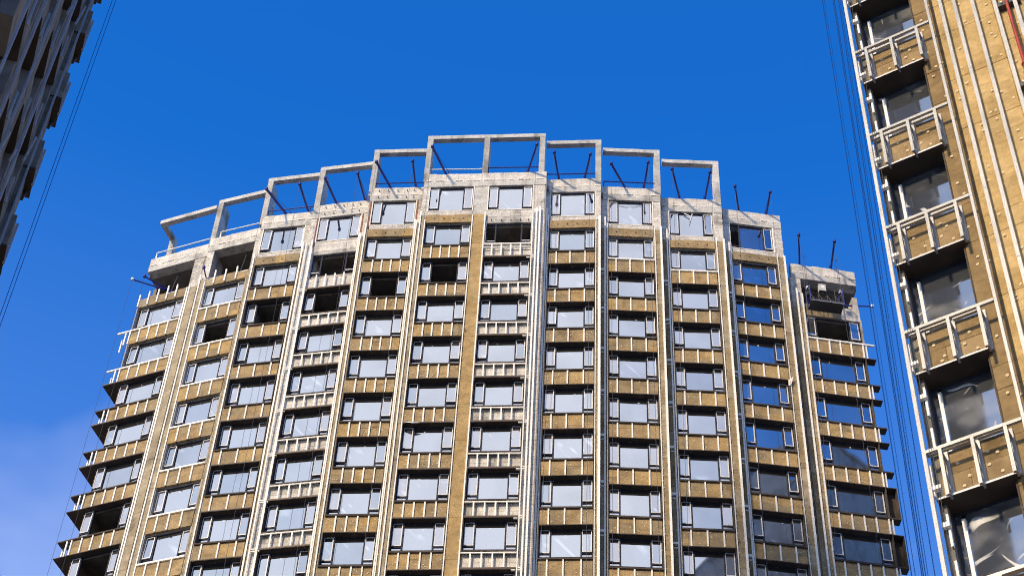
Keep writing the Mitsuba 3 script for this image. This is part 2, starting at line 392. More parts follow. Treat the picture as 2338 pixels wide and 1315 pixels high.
NG = -.30
ind_count = 0
for b in range(12):
    e0, e1 = E0[b], E1[b]
    w0, w1 = WIN[b]
    first = 3 if b == 11 else 2
    for r in range(first, LAST + 1):
        z = zrow(r)
        M = bayM(b, z)
        tag = f'{w0}_{w1}'
        rail_type = (b, r) in RAILROWS
        # the window
        build_window(b, z, w0, w1, .26, 1.925, NG, tag, center=(b, r) not in NOCENTER, glazed=(b, r) not in NOGLASS)
        # structural spandrel wall and its brackets and boards
        SPK = put(TW, 'spandrel', cached(f'spandrel{b}', lambda: boxes([(e0, e1, -.55, -.22, -1.06, -.005), (e0 + .03, e1 - .03, -.55, -.31, -.005, .255)]), 'm_mortar' if b in EXPOSED else 'm_concrete'), M)
        big = r >= 4
        stub = (b, r) == (3, 2)
        for s in RAILS[b]:
            s += rng.uniform(-.012, .012)
            top = .06 if stub else -.03
            mesh = boxes([(s - .032, s + .032, -.085, -.02, -1.03 + rng.uniform(-.02, .02), top)])
            if big:
                put(SPK, 'bracket', shape(mesh, 'm_rail'), M)
            else:
                pile('bracket', mesh, M)
        if b in EXPOSED:
            # block courses, separate blocks with open joints
            cz, row = -1.05, 0
            while cz < -.06:
                h = min(.25, -.03 - cz)
                s = e0 + .01 - (0.3 if row % 2 else 0)
                while s < e1 - .02:
                    l, rr = max(s, e0 + .01), min(s + .6, e1 - .01)
                    if rr - l > .05:
                        mesh = boxes([(l + .005, rr - .005, -.26, -.205 + rng.uniform(-.006, .006), cz + .005, cz + h - .005)])
                        if r >= 6:
                            put(SPK, 'block', shape(mesh, rng.choice(('m_block', 'm_block_b'))), M)
                        else:
                            pile('block', mesh, M)
                    s += .6
                cz += h
                row += 1
        else:
            xs = [e0] + RAILS[b] + [e1]
            if b == 0:
                xs = RAILS[b] + [e1]
            for i in range(len(xs) - 1):
                l, rr = xs[i] + .03, xs[i + 1] - .03
                if i == 0 and b != 0:
                    l = xs[0] + .005
                if rr - l < .06:
                    continue
                cuts = [-1.045, -.02]
                u = rng.random()
                if u < .4:
                    cuts = [-1.045, rng.uniform(-.8, -.3), -.02]
                for j in range(len(cuts) - 1):
                    mesh = boxes([(l, rr, -.21, -.085 + rng.uniform(-.010, .010), cuts[j] + .004, cuts[j + 1] - .004)])
                    if big and ind_count < 295:
                        ind_count += 1
                        put(SPK, 'board', shape(mesh, rng.choice(INS)), M)
                    else:
                        pile('board' + str(rng.randrange(3)), mesh, M)
                if b >= 3 and rr - l > .2:
                    for _ in range(rng.randint(1, 4)):
                        ds, dz = rng.uniform(l + .06, rr - .06), rng.uniform(-.92, -.15)
                        pile('disc', tube((ds, .085, dz), (ds, .066, dz), .026, 7), M)
        # metal surround or sill rail
        p0, p1 = PLATE[b]
        if rail_type:
            if (b, r) != (6, 2):
                put(TW, 'sill_rail', cached(f'sillrail{b}', lambda: boxes([(p0 - (.0 if b else 0), p1, -.09, .0, -.045, .045)]), 'm_rail'), M)
            else:
                put(TW, 'sill_rail', cached(f'sillrail{b}', lambda: boxes([(p0, p1, -.09, .0, -.04, .035), (p0, p1, -.09, -.02, -.28, -.23)]), 'm_rail'), M)
            # plain concrete reveal under and beside the opening
            pile('reveal', boxes([(e0 - .0, e0 + .04, -.55, -.10, .0, 1.94), (e1 - .04, e1, -.55, -.10, .0, 1.94), (e0, e1, -.55, -.10, -.004, .025)]), M)
        elif not stub:
            hood = r > 2
            lst = [(p0, p1, -.42, .0, -.075, .0)]
            if hood:
                lst += [(p0, p1, -.42, .0, 1.90, 1.945)]
            lst += [(e1 - .03 if b != 11 else e1 - .1, e1 if b != 11 else e1 - .07, -.42, -.003, .0, 1.90)]
            if b != 0:
                lst += [(e0, e0 + .03, -.42, -.003, .0, 1.90)]
            if b == 0:
                lst += [(-1.8, -1.12, -.60, -.42, -.075, .0), (-1.8, -1.12, -1.35, -.42, 1.90, 1.945)]
            if b == 11:
                if r >= 7:
                    lst += [(1.75, 1.778, -.42, -.003, .0, 1.90), (1.262, 1.75, -.42, -.395, .0, 1.90)]
            if not hood:
                lst = [(q[0], q[1], q[2], q[3] - .06, q[4], q[5]) if q[5] > 1 else q for q in lst]
            sk = put(TW, 'window_surround', cached(f'surround{b}{hood}{b == 11 and r >= 7}', lambda: boxes(lst), 'm_bronze'), M)
            if b in EXPOSED:
                put(sk, 'sill_rail', cached(f'underrail{b}', lambda: boxes([(p0, p1, -.07, -.01, -.155, -.10)]), 'm_rail'), M)
                put(sk, 'fascia', cached(f'fascia{b}', lambda: boxes([(p0, p1, -.03, .004, 1.946, 2.02)]), 'm_fascia'), M)
            elif hood and b in (2,) or (b in (0, 5) and rng.random() < .4 and hood):
                put(sk, 'fascia', cached(f'fascia{b}', lambda: boxes([(p0, p1, -.03, .004, 1.946, 1.985)]), 'm_fascia'), M)
        else:
            pile('reveal', boxes([(e0, e0 + .04, -.55, -.20, .0, 1.94), (e1 - .04, e1, -.55, -.20, .0, 1.94)]), M)
        # corner frames standing clear of the two end walls
        if b == 0:
            for (s, n) in ((-1.27, -.05), (-1.72, -.45), (-1.72, -1.2)):
                put(SPK, 'bracket', shape(boxes([(s - .035, s + .035, n - .035, n + .035, -1.05, -.08)]), 'm_rail'), M)
        if b == 11:
            put(SPK, 'bracket', shape(boxes([(1.40, 1.47, -.3, -.23, -1.05, -.08)]), 'm_rail'), M)
            put(SPK, 'bracket', shape(boxes([(1.335, 1.38, -.10, -.03, -1.05, -.08)]), 'm_rail'), M)

# ---- top storey, roof edge and frames
FT = {0: (-1.20, 2.36), 1: (-1.66, 1.45), 2: (-1.50, 1.55), 3: (-1.62, 1.55), 4: (-1.50, 1.50), 7: (-1.50, 1.49), 8: (-1.45, 1.65), 9: (-1.45, 1.66)}


def courses(parent_pile, s0, s1, z0, z1, M, face, length=.6, each=None, h=.25):
    cz, row = z0, 0
    while cz < z1 - .03:
        hh = min(h, z1 - cz)
        s = s0 - (length / 2 if row % 2 else 0)
        while s < s1 - .02:
            l, rr = max(s, s0), min(s + length, s1)
            if rr - l > .04:
                mesh = boxes([(l + .004, rr - .004, face - .06, face + rng.uniform(-.010, .006), cz + .004, cz + hh - .004)])
                if each:
                    put(each, 'block', shape(mesh, rng.choice(('m_block', 'm_block', 'm_block_b'))), M)
                else:
                    pile(parent_pile, mesh, M)
            s += length
        cz += hh
        row += 1


for b in range(12):
    L, R = pier_extent(b)
    dz = -3.3 if b == 11 else 0.0
    M = bayM(b, Z0)
    e0, e1 = E0[b], E1[b]
    topins = 2.60 + dz * (1 if b < 11 else 0.98)
    # piers: one core each, boarded below, bare blocks above
    sides = []
    if b != 0:
        sides.append((L, e0))
    if b != 11:
        sides.append((e1, R))
    for (s0, s1) in sides:
        body = boxes([(s0, s1, -1.4, -.235, -Z0, 5.15 + dz)])
        K = put(TW, 'pier', shape(body, 'm_concrete_pale' if (b == 5 and s0 > 0) or (b == 6 and s0 < 0) else 'm_mortar'), M)
        center = (b == 5 and s0 > 0) or (b == 6 and s0 < 0)
        # visible range of the pier for boards
        va, vb = s0, s1
        if not center:
            lo, hi = (max(s0, e0 - .55), s1) if s0 < e0 else (s0, min(s1, e1 + .60))
            if hi - lo > .1:
                courses('block', lo, hi, topins + .02, 5.14 + dz, M, -.205, .44, each=K)
        zt = topins
        exposed_strip = (b == 3 and s0 < 0) or (b == 6 and s0 > 0)
        grey = b <= 4 or (b == 5 and s0 < 0)
        zz = zt
        lo, hi = (max(s0, e0 - .60), s1) if s0 < e0 else (s0, min(s1, e1 + .62))
        if center and b == 6:
            lo = hi
        if center and b == 5:
            hi = 1.93
        row = 0
        while zz > zrow(LAST) - 1.2 - Z0 and hi - lo > .05:
            h = 1.2 if not center else 2.4
            if exposed_strip:
                h = .25
                pile('block', boxes([(lo + .004, hi - .004, -.26, -.205 + rng.uniform(-.006, .004), zz - h + .006, zz - .006)]), M)
            else:
                off = rng.uniform(-.010, .008)
                mat = 'm_insulation_warm' if center else ('m_insulation_grey' if grey else rng.choice(('m_insulation_dull', 'm_insulation_dull', 'm_insulation_grey')))
                zc = [zz - h, zz]
                if not center and rng.random() < .3:
                    zc = [zz - h, zz - h + .35, zz]
                for j in range(len(zc) - 1):
                    put(K, 'board', shape(boxes([(lo + .003, hi - .003, -.235, -.095 + off, zc[j] + .006, zc[j + 1] - .003)]), mat), M)
                    if b >= 6 and hi - lo > .2:
                        for dzz in np.arange(zc[j] + .1, zc[j + 1], .42):
                            for fr_ in ((.22, .78) if hi - lo > .4 else (.3,)):
                                ds = lo + (hi - lo) * fr_ + rng.uniform(-.03, .03)
                                pile('disc', tube((ds, .096 - off, dzz), (ds, .075, dzz), .026, 7), M)
            zz -= h
            row += 1
    # top window storey
    if 2 <= b <= 10:
        build_window(b, Z0 + 3.0, -1.15, 1.15, .13, 2.13, -.31, 'top', open_left=(b == 10))
        K = put(TW, 'spandrel', shape(boxes([(-1.2, 1.2, -.55, -.235, 1.95, 3.04)]), 'm_mortar'), M)
        put(K, 'sill', shape(boxes([(-1.19, 1.19, -.5, -.18, 3.02, 3.065)]), 'm_mortar_pale'), M)
        if b in EXPOSED:
            put(K, 'lintel', shape(boxes([(-1.2, 1.2, -.56, -.2, 1.94, 2.22)]), 'm_concrete'), M)
            courses('', -1.19, 1.19, 2.23, 3.015, M, -.205, .5, each=K)
        else:
            put(K, 'lintel', shape(boxes([(-1.2, 1.2, -.56, -.2, 1.93, 2.02)]), 'm_concrete'), M)
            xs = [-1.19, rng.uniform(-.5, 0), rng.uniform(.3, .7), 1.19]
            for i in range(3):
                put(K, 'board', shape(boxes([(xs[i] + .002, xs[i + 1] - .002, -.21, -.085 + rng.uniform(-.008, .008), 1.945, 2.56 + rng.uniform(0, .05))]), rng.choice(INS)), M)
            for i in range(4):
                s = -.75 + i * .5
                pile('anchor', boxes([(s - .025, s + .025, -.10, -.045, 2.23, 2.27)]), M)
            courses('', -1.19, 1.19, 2.62, 3.015, M, -.205, .5, each=K)
        # side reveals with pale plaster stops
        pile('plaster', boxes([(-1.2, -1.155, -.5, -.19, 3.06, 5.14), (1.155, 1.2, -.5, -.19, 3.06, 5.14)]), M)
        if b in (3, 4):
            for q in ((1.205, 1.30, -.21, -.192, 3.1, 5.1), (-1.30, -1.205, -.21, -.192, 2.7, 5.1)):
                put(TW, 'primer_stripe', shape(boxes([q]), 'm_primer'), M)
        pile('anchor', boxes([(s - .02, s + .02, -.2, -.08, zz_ - .02, zz_ + .02) for s in (-.9, -.4, .1, .6, 1.0) for zz_ in ((5.38, 5.98) if b in (3, 4) else (2.1,))]), M)
    elif b in (0, 1):
        # open storey: only its parapet, boarded outside, with brackets standing above it
        K = put(TW, 'parapet', shape(boxes([(e0, e1, -.5, -.235, 1.95, 2.80)]), 'm_block'), M)
        xs = [e0] + RAILS[b] + [e1] if b else RAILS[b] + [e1]
        for i in range(len(xs) - 1):
            put(K, 'board', shape(boxes([(xs[i], xs[i + 1] - .006, -.215, -.09 + rng.uniform(-.008, .008), 1.945, rng.uniform(2.45, 2.74))]), rng.choice(('m_insulation_dull', 'm_insulation_grey', 'm_insulation'))), M)
        for s in RAILS[b]:
            put(K, 'bracket', shape(boxes([(s - .035, s + .035, -.08, -.01, 2.0, 3.05 + rng.uniform(-.1, .1))]), 'm_rail'), M)
    else:
        K = put(TW, 'parapet', shape(boxes([(-1.63, 1.33, -.55, -.23, -1.06, -.10)]), 'm_mortar'), M)
        courses('', .30, 1.33, -1.05, -.11, M, -.2, .6, each=K)
        put(K, 'board', shape(boxes([(-1.62, .29, -.235, -.19, -1.05, -.35)]), 'm_insulation_dull'), M)  # dull board stands in for the platform shadow and stains on this parapet
    # ring beam, parapet blocks, mortar ledges
    bl, br = (L if b not in WL else L, R)
    bl = max(L, e0 - .75 if b not in (0, 11) else L)
    br = min(R, e1 + .75)
    if b == 0:
        bl, br = -1.12, 2.55
    if b == 11:
        bl, br = -2.1, 1.38
    put(TW, 'ring_beam', shape(boxes([(bl, br, -.75, -.19, 5.15 + dz, 5.65 + dz)]), 'm_concrete_pale'), M)
    PB = put(TW, 'roof_parapet', shape(boxes([(bl, br, -.5, -.24, 5.65 + dz, 6.22 + dz)]), 'm_mortar'), M)
    s = bl
    while s < br - .05:
        l2 = min(s + rng.uniform(.55, .66), br)
        put(PB, 'block', shape(boxes([(s + .004, l2 - .004, -.51, -.205 + rng.uniform(-.008, .006), 5.655 + dz, 6.30 + dz + rng.uniform(-.03, .02))]), 'm_block'), M)
        s = l2
    s = bl + .1
    while s < br - .3:
        l2 = min(s + rng.uniform(.2, .55), br)
        put(PB, 'mortar_ledge', shape(boxes([(s, l2, -.25, -.155 + rng.uniform(-.02, .02), 5.62 + dz + rng.uniform(-.01, .01), 5.68 + dz)]), 'm_mortar_pale'), M)
        s = l2 + rng.uniform(.08, .4)
    # roof slab and floor slabs, partition and back wall: the dark rooms behind the glass
    o = b * .004
    slabs = [(bl - .1, br + .1, -9, -.56, 5.2 + dz + o, 5.5 + dz + o)]
    for r in range(2 if b < 11 else 3, LAST + 2):
        slabs.append((e0 - .05, e1 + .05, -9, -.56, zrow(r) - Z0 + 2.02 + o, zrow(r) - Z0 + 2.22 + o))
    pile('floor_slab', boxes(slabs), M)
    pile('inner_wall', boxes([(e0 - .25, e0 - .05, -9, -1.4, -Z0, 5.1 + dz - o), (e0 - .3, e1 + .3, -9.3, -9.0 - o, -Z0, 5.1 + dz - o)]), M)
    # plain lower storeys, below the frame of the photograph
    put(TW, 'lower_wall', shape(boxes([(e0, e1, -.6, -.23, -Z0, zrow(LAST) - Z0 - 1.07)]), 'm_insulation'), M)

# frames on the roof
for b, (f0, f1) in FT.items():
    M = bayM(b, Z0)
    K = put(TW, 'roof_frame', shape(boxes([(f0, f1, -.50, -.20, 9.53, 9.83)]), 'm_concrete_pale'), M)
    if b in (1, 2, 3, 4):
        put(K, 'fin', shape(boxes([(f0 + .005, f0 + .31, -1.10, -.205, 5.66, 9.525)]), 'm_concrete'), M)
    if b in (7, 8, 9):
        put(K, 'fin', shape(boxes([(f1 - .31, f1 - .005, -1.0, -.205, 5.66, 9.525)]), 'm_concrete' if b != 9 else 'm_concrete_pale'), M)
    if b == 0:
        put(K, 'side_beam', shape(boxes([(-1.195, -.93, -1.75, -.505, 9.53, 9.82)]), 'm_concrete'), M)
        put(K, 'column', shape(boxes([(-1.19, -.86, -1.75, -1.45, 5.66, 9.525)]), 'm_concrete_pale'), M)
M = bayM(5, Z0)
K = put(TW, 'roof_frame', shape(boxes([(-1.6, 4.86, -.50, -.20, 9.53, 9.83)]), 'm_concrete_pale'), M)
for s in (-1.595, 1.52, 4.55):
    put(K, 'fin', shape(boxes([(s, s + .30, -1.0, -.205, 5.66, 9.525)]), 'm_concrete'), M)
# guard rails between the fins
for b, s0, s1, z_, mat in ((0, -1.0, 2.36, 6.75, 'm_rail'), (1, -1.2, 1.5, 6.75, 'm_rail'), (2, -1.2, 1.5, 6.75, 'm_navy'), (4, -1.2, 1.45, 6.7, 'm_navy'), (5, -1.3, 1.5, 6.7, 'm_sash'), (6, -1.3, 1.45, 6.75, 'm_navy'),
                           (7, -1.45, 1.2, 6.75, 'm_navy'), (8, -1.4, 1.35, 6.75, 'm_navy')):
    M = bayM(b, Z0)
    k = put(TW, 'guard_rail', shape(tube((s0, .36, z_ + .22), (s1, .36, z_ + .22 + rng.uniform(-.03, .03)), .036, 8), mat), M)
    put(k, 'post', shape(boxes([(s0 - .03, s0 + .03, -.43, -.40, 6.2, z_ + .24)]), mat), M)

# loose odds and ends of a working site: torn film, a hanging strip, drooping cable
put(TW, 'torn_film', shape((np.array([[-1.15, -.03, 1.95], [-.75, -.10, 1.80], [-.35, -.05, 1.86], [-.80, -.02, 1.98]]), np.array([[0, 1, 3], [1, 2, 3]])), 'm_block'), bayM(5, zrow(7)))
put(TW, 'hanging_strip', shape(merge([beam((-.35, .24, 5.05), (.02, .22, 4.75), .03, .05), beam((.08, .24, 5.05), (-.08, .20, 4.30), .03, .05)]), 'm_rail'), bayM(9, Z0))
cab = [(-.95 + 1.7 * t / 12, .22, 5.08 - .20 * math.sin(math.pi * t / 12) + .03 * math.sin(t * 2.1)) for t in range(13)]
put(TW, 'drooping_cable', shape(merge([tube(cab[i], cab[i + 1], .016, 5) for i in range(12)]), 'm_steel_dark'), bayM(8, Z0))
put(TW, 'torn_film', shape((np.array([[1.12, -.02, 1.92], [1.38, -.06, 2.12], [1.22, -.03, 1.55], [1.1, -.01, 1.5]]), np.array([[0, 1, 2], [0, 2, 3]])), 'm_mortar_pale'), bayM(10, zrow(5)))
for b, r in ((9, 8), (8, 9), (5, 4)):
    ring = [(1.30 + .07 * math.cos(t * .7), .06, -.6 + .09 * math.sin(t * .7)) for t in range(10)]
    put(TW, 'cable_coil', shape(merge([tube(ring[i], ring[i + 1], .012, 5) for i in range(9)]), 'm_steel_dark'), bayM(b, zrow(r)))
for b in (0, 1):
    put(TW, 'propping_bar', shape(merge([tube((.3, .7, 2.8), (.55, .75, 5.1), .03, 6)]), 'm_steel_dark'), bayM(b, Z0))
    put(TW, 'duct_stub', shape(tube((.95, .9, 2.9), (1.0, .9, 3.5), .06, 8), 'm_sash'), bayM(b, Z0))

# side and back walls of the tower
put(TW, 'side_wall', shape(boxes([(-1.06, -.80, -14, -.45, -Z0, 1.93), (-1.06, -.80, -14, -2.2, 1.93, 5.14)]), 'm_insulation_dull'), bayM(0, Z0))
put(TW, 'side_wall', shape(boxes([(1.08, 1.325, -14, -.45, -Z0, -1.07), (1.08, 1.325, -14, -1.6, -1.07, 1.84)]), 'm_insulation_dull'), bayM(11, Z0))
put(TW, 'side_column', shape(boxes([(1.05, 1.32, -.95, -.23, -.1, .9)]), 'm_block_b'), bayM(11, Z0))
pa, pb = world(0, -1.06, -14, 0), world(11, 1.32, -14, 0)
put(TW, 'back_wall', shape(beam((pa[0], pa[1], 40), (pb[0], pb[1], 40), .3, 80), 'm_concrete'))

# vertical white rails along the piers: (bay, s, n, width, depth, top, stand-off brackets, colour)
VR = []
for b in (1, 2, 3, 4, 5):
    VR.append((b, -1.2 - WL[b] + .035, -.02, .06, 2.9, None))
    if WL[b] > .2:
        VR.append((b, -1.235, -.03, .05, 2.2, None))
VR += [(0, 1.86, -.03, .06, 2.6, None), (0, 1.98, -.05, .07, 2.7, None), (2, 1.30, -.02, .075, 3.4, None), (3, 1.25, -.02, .055, 3.3, None), (3, 1.325, -.03, .05, 3.3, None),
       (4, 1.25, -.02, .06, 3.3, None), (4, 1.325, -.03, .05, 3.2, None), (5, 1.23, -.03, .05, 2.55, None), (6, -1.25, -.03, .06, 2.6, None), (6, 1.235, -.02, .05, 2.9, 'l'),
       (6, 1.43, -.03, .08, 3.0, None), (6, 1.60, -.03, .09, 3.0, None), (7, -1.335, .06, .09, 3.5, 'l'), (7, -1.235, -.02, .04, 3.0, None), (7, 1.23, -.03, .04, 2.9, None), (7, 1.42, -.03, .12, 2.9, None),
       (8, -1.35, .05, .075, 3.4, 'l'), (8, -1.235, -.02, .045, 2.9, None), (8, 1.24, -.03, .045, 2.8, None), (8, 1.56, -.03, .10, 2.9, None), (9, -1.34, .05, .07, 3.3, 'l'), (9, -1.235, -.02, .04, 2.9, None),
       (9, 1.24, -.03, .045, 2.8, None), (9, 1.63, -.03, .10, 2.7, None), (10, -1.33, .05, .07, 3.2, 'l'), (10, -1.235, -.02, .045, 2.8, None), (10, 1.235, -.03, .045, 2.8, None), (10, 1.62, -.03, .09, 2.6, None),
       (11, -1.95, -.02, .09, .9, None), (11, -1.67, -.03, .07, .4, None), (3, -1.28, -.02, .07, 3.2, 'l')]
for (b, s, n, wd, top, br) in VR:
    M = bayM(b, Z0)
    zb = zrow(LAST) - Z0 - 4.0
    K = None
    zt = top + rng.uniform(-.1, .1)
    segs = []
    while zt > zb:
        h = 3.0
        segs.append((s - wd / 2, s + wd / 2, n - .06, n + rng.uniform(-.004, .004), zt - h + .012, zt))
        zt -= h
    K = put(TW, 'facade_rail', shape(boxes(segs), 'm_rail'), M)
    for r in range(2, LAST + 1):
        zz = zrow(r) - Z0 - 1.02
        if br == 'l' and b > 6:
            for q in ((s - .30, s - wd / 2, n - .13, n - .02, zz, zz + .13), (s - .2, s - wd / 2, n - .2, n - .12, zz - .16, zz - .08)):
                put(K, 'bracket', shape(boxes([q]), 'm_rail'), M)
        elif br == 'l':
            for q in ((s - .28, s + .16, -.10, -.01, zz, zz + .05), (s - .24, s + .16, -.10, -.012, zz - .13, zz - .08)):
                put(K, 'bracket', shape(boxes([q]), 'm_rail'), M)

MATS = {'board0': ('spandrel_board', 'm_insulation'), 'board1': ('spandrel_board', 'm_insulation_warm'), 'board2': ('spandrel_board', 'm_insulation_dull'), 'bracket': ('spandrel_bracket', 'm_rail'),
        'block': ('wall_block', 'm_block'), 'disc': ('fixing_disc', 'm_disc'), 'reveal': ('window_reveal', 'm_concrete'), 'anchor': ('wall_anchor', 'm_steel_dark'),
        'plaster': ('plaster_stop', 'm_mortar_pale'), 'floor_slab': ('floor_slab', 'm_interior'), 'inner_wall': ('inner_wall', 'm_interior')}
for name, parts in stuff.items():
    base, mat = MATS[name]
    k = put(TW, base, shape(merge(parts), mat))
    if name not in ('floor_slab', 'inner_wall'):
        labels[k] = {'kind': 'stuff'}

# ================================================================== rigging beams of the hanging platforms, on the roof
RIG = [(2, -.76, 1.51, -.12, 6.45), (2, 1.11, 1.57, 1.14, 6.45), (3, -.63, 1.43, -.41, 6.45), (3, 1.19, 1.51, 1.19, 6.45), (4, -.95, 1.41, -.37, 6.45), (4, 1.0, 1.42, 1.01, 6.45),
       (5, -1.01, 1.49, -.45, 6.45), (6, 1.40, 1.46, .85, 6.45), (7, -.95, 1.45, -.79, 6.45), (7, .95, 1.27, .62, 6.45), (8, -1.08, 1.21, -.30, 6.45), (8, .87, 1.39, .75, 6.45), (9, -1.09, 1.62, -.57, 6.45),
       (9, .93, 1.50, .81, 6.45), (10, -1.08, 1.27, -.57, 6.45), (10, .85, 1.17, .95, 6.45), (11, -2.05, 1.62, -1.55, 3.15), (11, -.11, 1.51, .15, 3.15), (0, -.73, .45, -.29, 3.9), (0, -1.47, .47, -.64, 3.9),
       (1, -1.18, .45, -1.35, 2.9), (11, 2.08, -.16, 1.42, .3)]
ORD = ['first', 'second', 'third', 'fourth', 'fifth', 'sixth', 'seventh', 'eighth', 'ninth', 'tenth', 'eleventh', 'twelfth', 'thirteenth', 'fourteenth', 'fifteenth', 'sixteenth', 'seventeenth', 'eighteenth']
RIGLAB = {18: 'navy beam poking out of the open top storey at the left end, upper of two', 19: 'navy beam with white tip at the far left end of the tower, lower of two', 20: 'dark beam leaning out of the open second storey bay from the left',
          21: 'navy beam with white tip poking out beside the hanging platform at the right corner'}
for i, (b, ts, tn, bs, zr) in enumerate(RIG):
    lab = RIGLAB.get(i, f'navy outrigger jutting over the roof edge, {ORD[i] if i < 18 else ""} along the roofline from the left')
    k = thing('outrigger', lab, 'outrigger', 'navy outriggers along the roof edge')
    z = Z0 + zr
    tip = world(b, ts, tn, z)
    slope = (ts - bs) / (tn + .25)
    bn = -2.2 if i < 18 else -1.2
    base = world(b, bs + slope * (bn + .25), bn, z)
    put(k, 'beam', shape(beam(base, tip, .085 if i < 18 else .05, .13 if i < 18 else .07), 'm_navy'))
    d = (tip - base) / np.linalg.norm(tip - base)
    put(k, 'sheave', shape(tube(tip + [0, 0, -.05], tip + [0, 0, .09], .085, 10), 'm_navy' if i not in (19, 21) else 'm_sash'))
    if i < 18:
        mid = base + d * 1.7
        put(k, 'mast', shape(beam(mid, mid + [0, 0, .55], .06, .06), 'm_navy'))
        if i % 3 == 0:
            put(k, 'stay', shape(tube(mid + [0, 0, .55], tip + [0, 0, .07], .010, 5), 'm_wire'))
        put(k, 'wire', shape(tube(tip, (tip[0], tip[1], Z0 - 40), .0085, 5), 'm_wire'))
    elif i in (18, 19, 21):
        put(k, 'wire', shape(tube(tip, (tip[0], tip[1], Z0 - 40), .0085, 5), 'm_wire'))

# ================================================================== hanging work platform in the top storey of the last bay
G = thing('hanging_platform', 'dark blue hanging work platform with pale control box by an open storey', 'work platform')
MG = bayM(11, Z0 - .98)
g0, g1, gn0, gn1 = -1.52, .22, .12, .78
put(G, 'deck', shape(boxes([(g0, g1, gn0, gn1, -.04, 0)]), 'm_steel_dark'), MG)
put(G, 'toe_board', shape(boxes([(g0, g1, gn1 - .012, gn1 + .012, 0, .12)]), 'm_steel_dark'), MG)
put(G, 'deck_edge', shape(boxes([(g0, g1, gn1 + .012, gn1 + .035, -.045, -.005)]), 'm_zinc'), MG)
for n in (gn0, gn1):
    for zz in (.55, 1.02):
        put(G, 'rail', shape(tube((g0, -n, zz), (g1, -n, zz), .016, 6), 'm_steel_dark'), MG)
    for i in range(5):
        s = g0 + (g1 - g0) * i / 4
        put(G, 'stanchion', shape(tube((s, -n, 0), (s, -n, 1.02), .014, 6), 'm_steel_dark'), MG)
    put(G, 'lattice', shape(merge([tube((g0 + (g1 - g0) * i / 8, -n, 0 if i % 2 else .55), (g0 + (g1 - g0) * (i + 1) / 8, -n, .55 if i % 2 else 0), .010, 5) for i in range(8)]), 'm_steel_dark'), MG)
for s in (g0, g1):
    put(G, 'end_frame', shape(merge([tube((s, -gn0, -.05), (s, -gn0, 1.35), .032, 8), tube((s, -gn1, -.05), (s, -gn1, 1.15), .032, 8), tube((s, -gn0, 1.35), (s, -gn1, 1.15), .028, 8),
                                     tube((s, -gn0, 0), (s, -gn1, .6), .016, 6), tube((s, -gn1, .6), (s, -gn0, 1.1), .016, 6)]), 'm_navy'), MG)
    h = put(G, 'hoist', shape(boxes([(s - .07, s + .07, .3, .5, .75, 1.05)]), 'm_steel_dark'), MG)
    put(h, 'lifting_ear', shape(boxes([(s - .05, s + .10, .35, .47, 1.32, 1.47)]), 'm_sash'), MG)
    for ds in (-.02, .05):
        put(G, 'cable', shape(tube((s + ds, -.42, 1.4), (s + ds, -.42, 4.1), .010, 5), 'm_wire'), MG)
bxk = put(G, 'control_box', shape(boxes([(-1.08, -.72, gn1 + .02, gn1 + .20, .62, 1.13)]), 'm_box'), MG)
put(bxk, 'sign_plate', shape(boxes([(-.97, -.80, gn1 + .201, gn1 + .207, .84, 1.0)]), 'm_sticker'), MG)
put(bxk, 'strap', shape(boxes([(-1.06, -.73, gn1 + .05, gn1 + .17, .60, .618)]), 'm_steel_dark'), MG)
put(G, 'rag', shape(beam((-.88, -gn1 - .03, .62), (-.78, -gn1 - .05, .72), .05, .05), 'm_sticker'), MG)

# ================================================================== the tower at the right, near the camera
RT = thing('boarded_apartment_tower', 'near sunlit apartment tower of golden insulation boards with pale vertical rails and large dark windows', 'building')
RO = np.array([6.95, 22.71, 35.5 + 1.6])
RS = np.array([.8459, -.5333])


def rM(z):
    return MT(frame_at(RO[0], RO[1], RO[2] + z, RS))


M0 = rM(0)
ZB, ZT = -RO[2], 53.0
WALL = put(RT, 'wall', shape(boxes([(1.33, 16, -1.2, -.47, ZB, ZT), (0, .12, -30, -.47, ZB, ZT), (.12, 16, -30, -29.6, ZB, ZT)]), 'm_mortar'), M0)
put(RT, 'side_wall', shape(boxes([(15.6, 16, -29.6, -1.2, ZB, ZT), (-.02, -.002, -30, -.5, ZB, ZT), (.12, 16, -30.02, -30, ZB, ZT)]), 'm_concrete'), M0)  # unseen sides, depth and height sized to reflect dark in the last bays
put(RT, 'end_wall_board', shape(boxes([(.0, .13, -.469, -.345, ZB, ZT)]), 'm_insulation_shade'), M0)  # narrow corner strip gets a dark board, its shadow put into the colour
put(RT, 'roof_slab', shape(boxes([(-.1, 16.1, -30.2, -.3, ZT, ZT + .4)]), 'm_concrete'), M0)
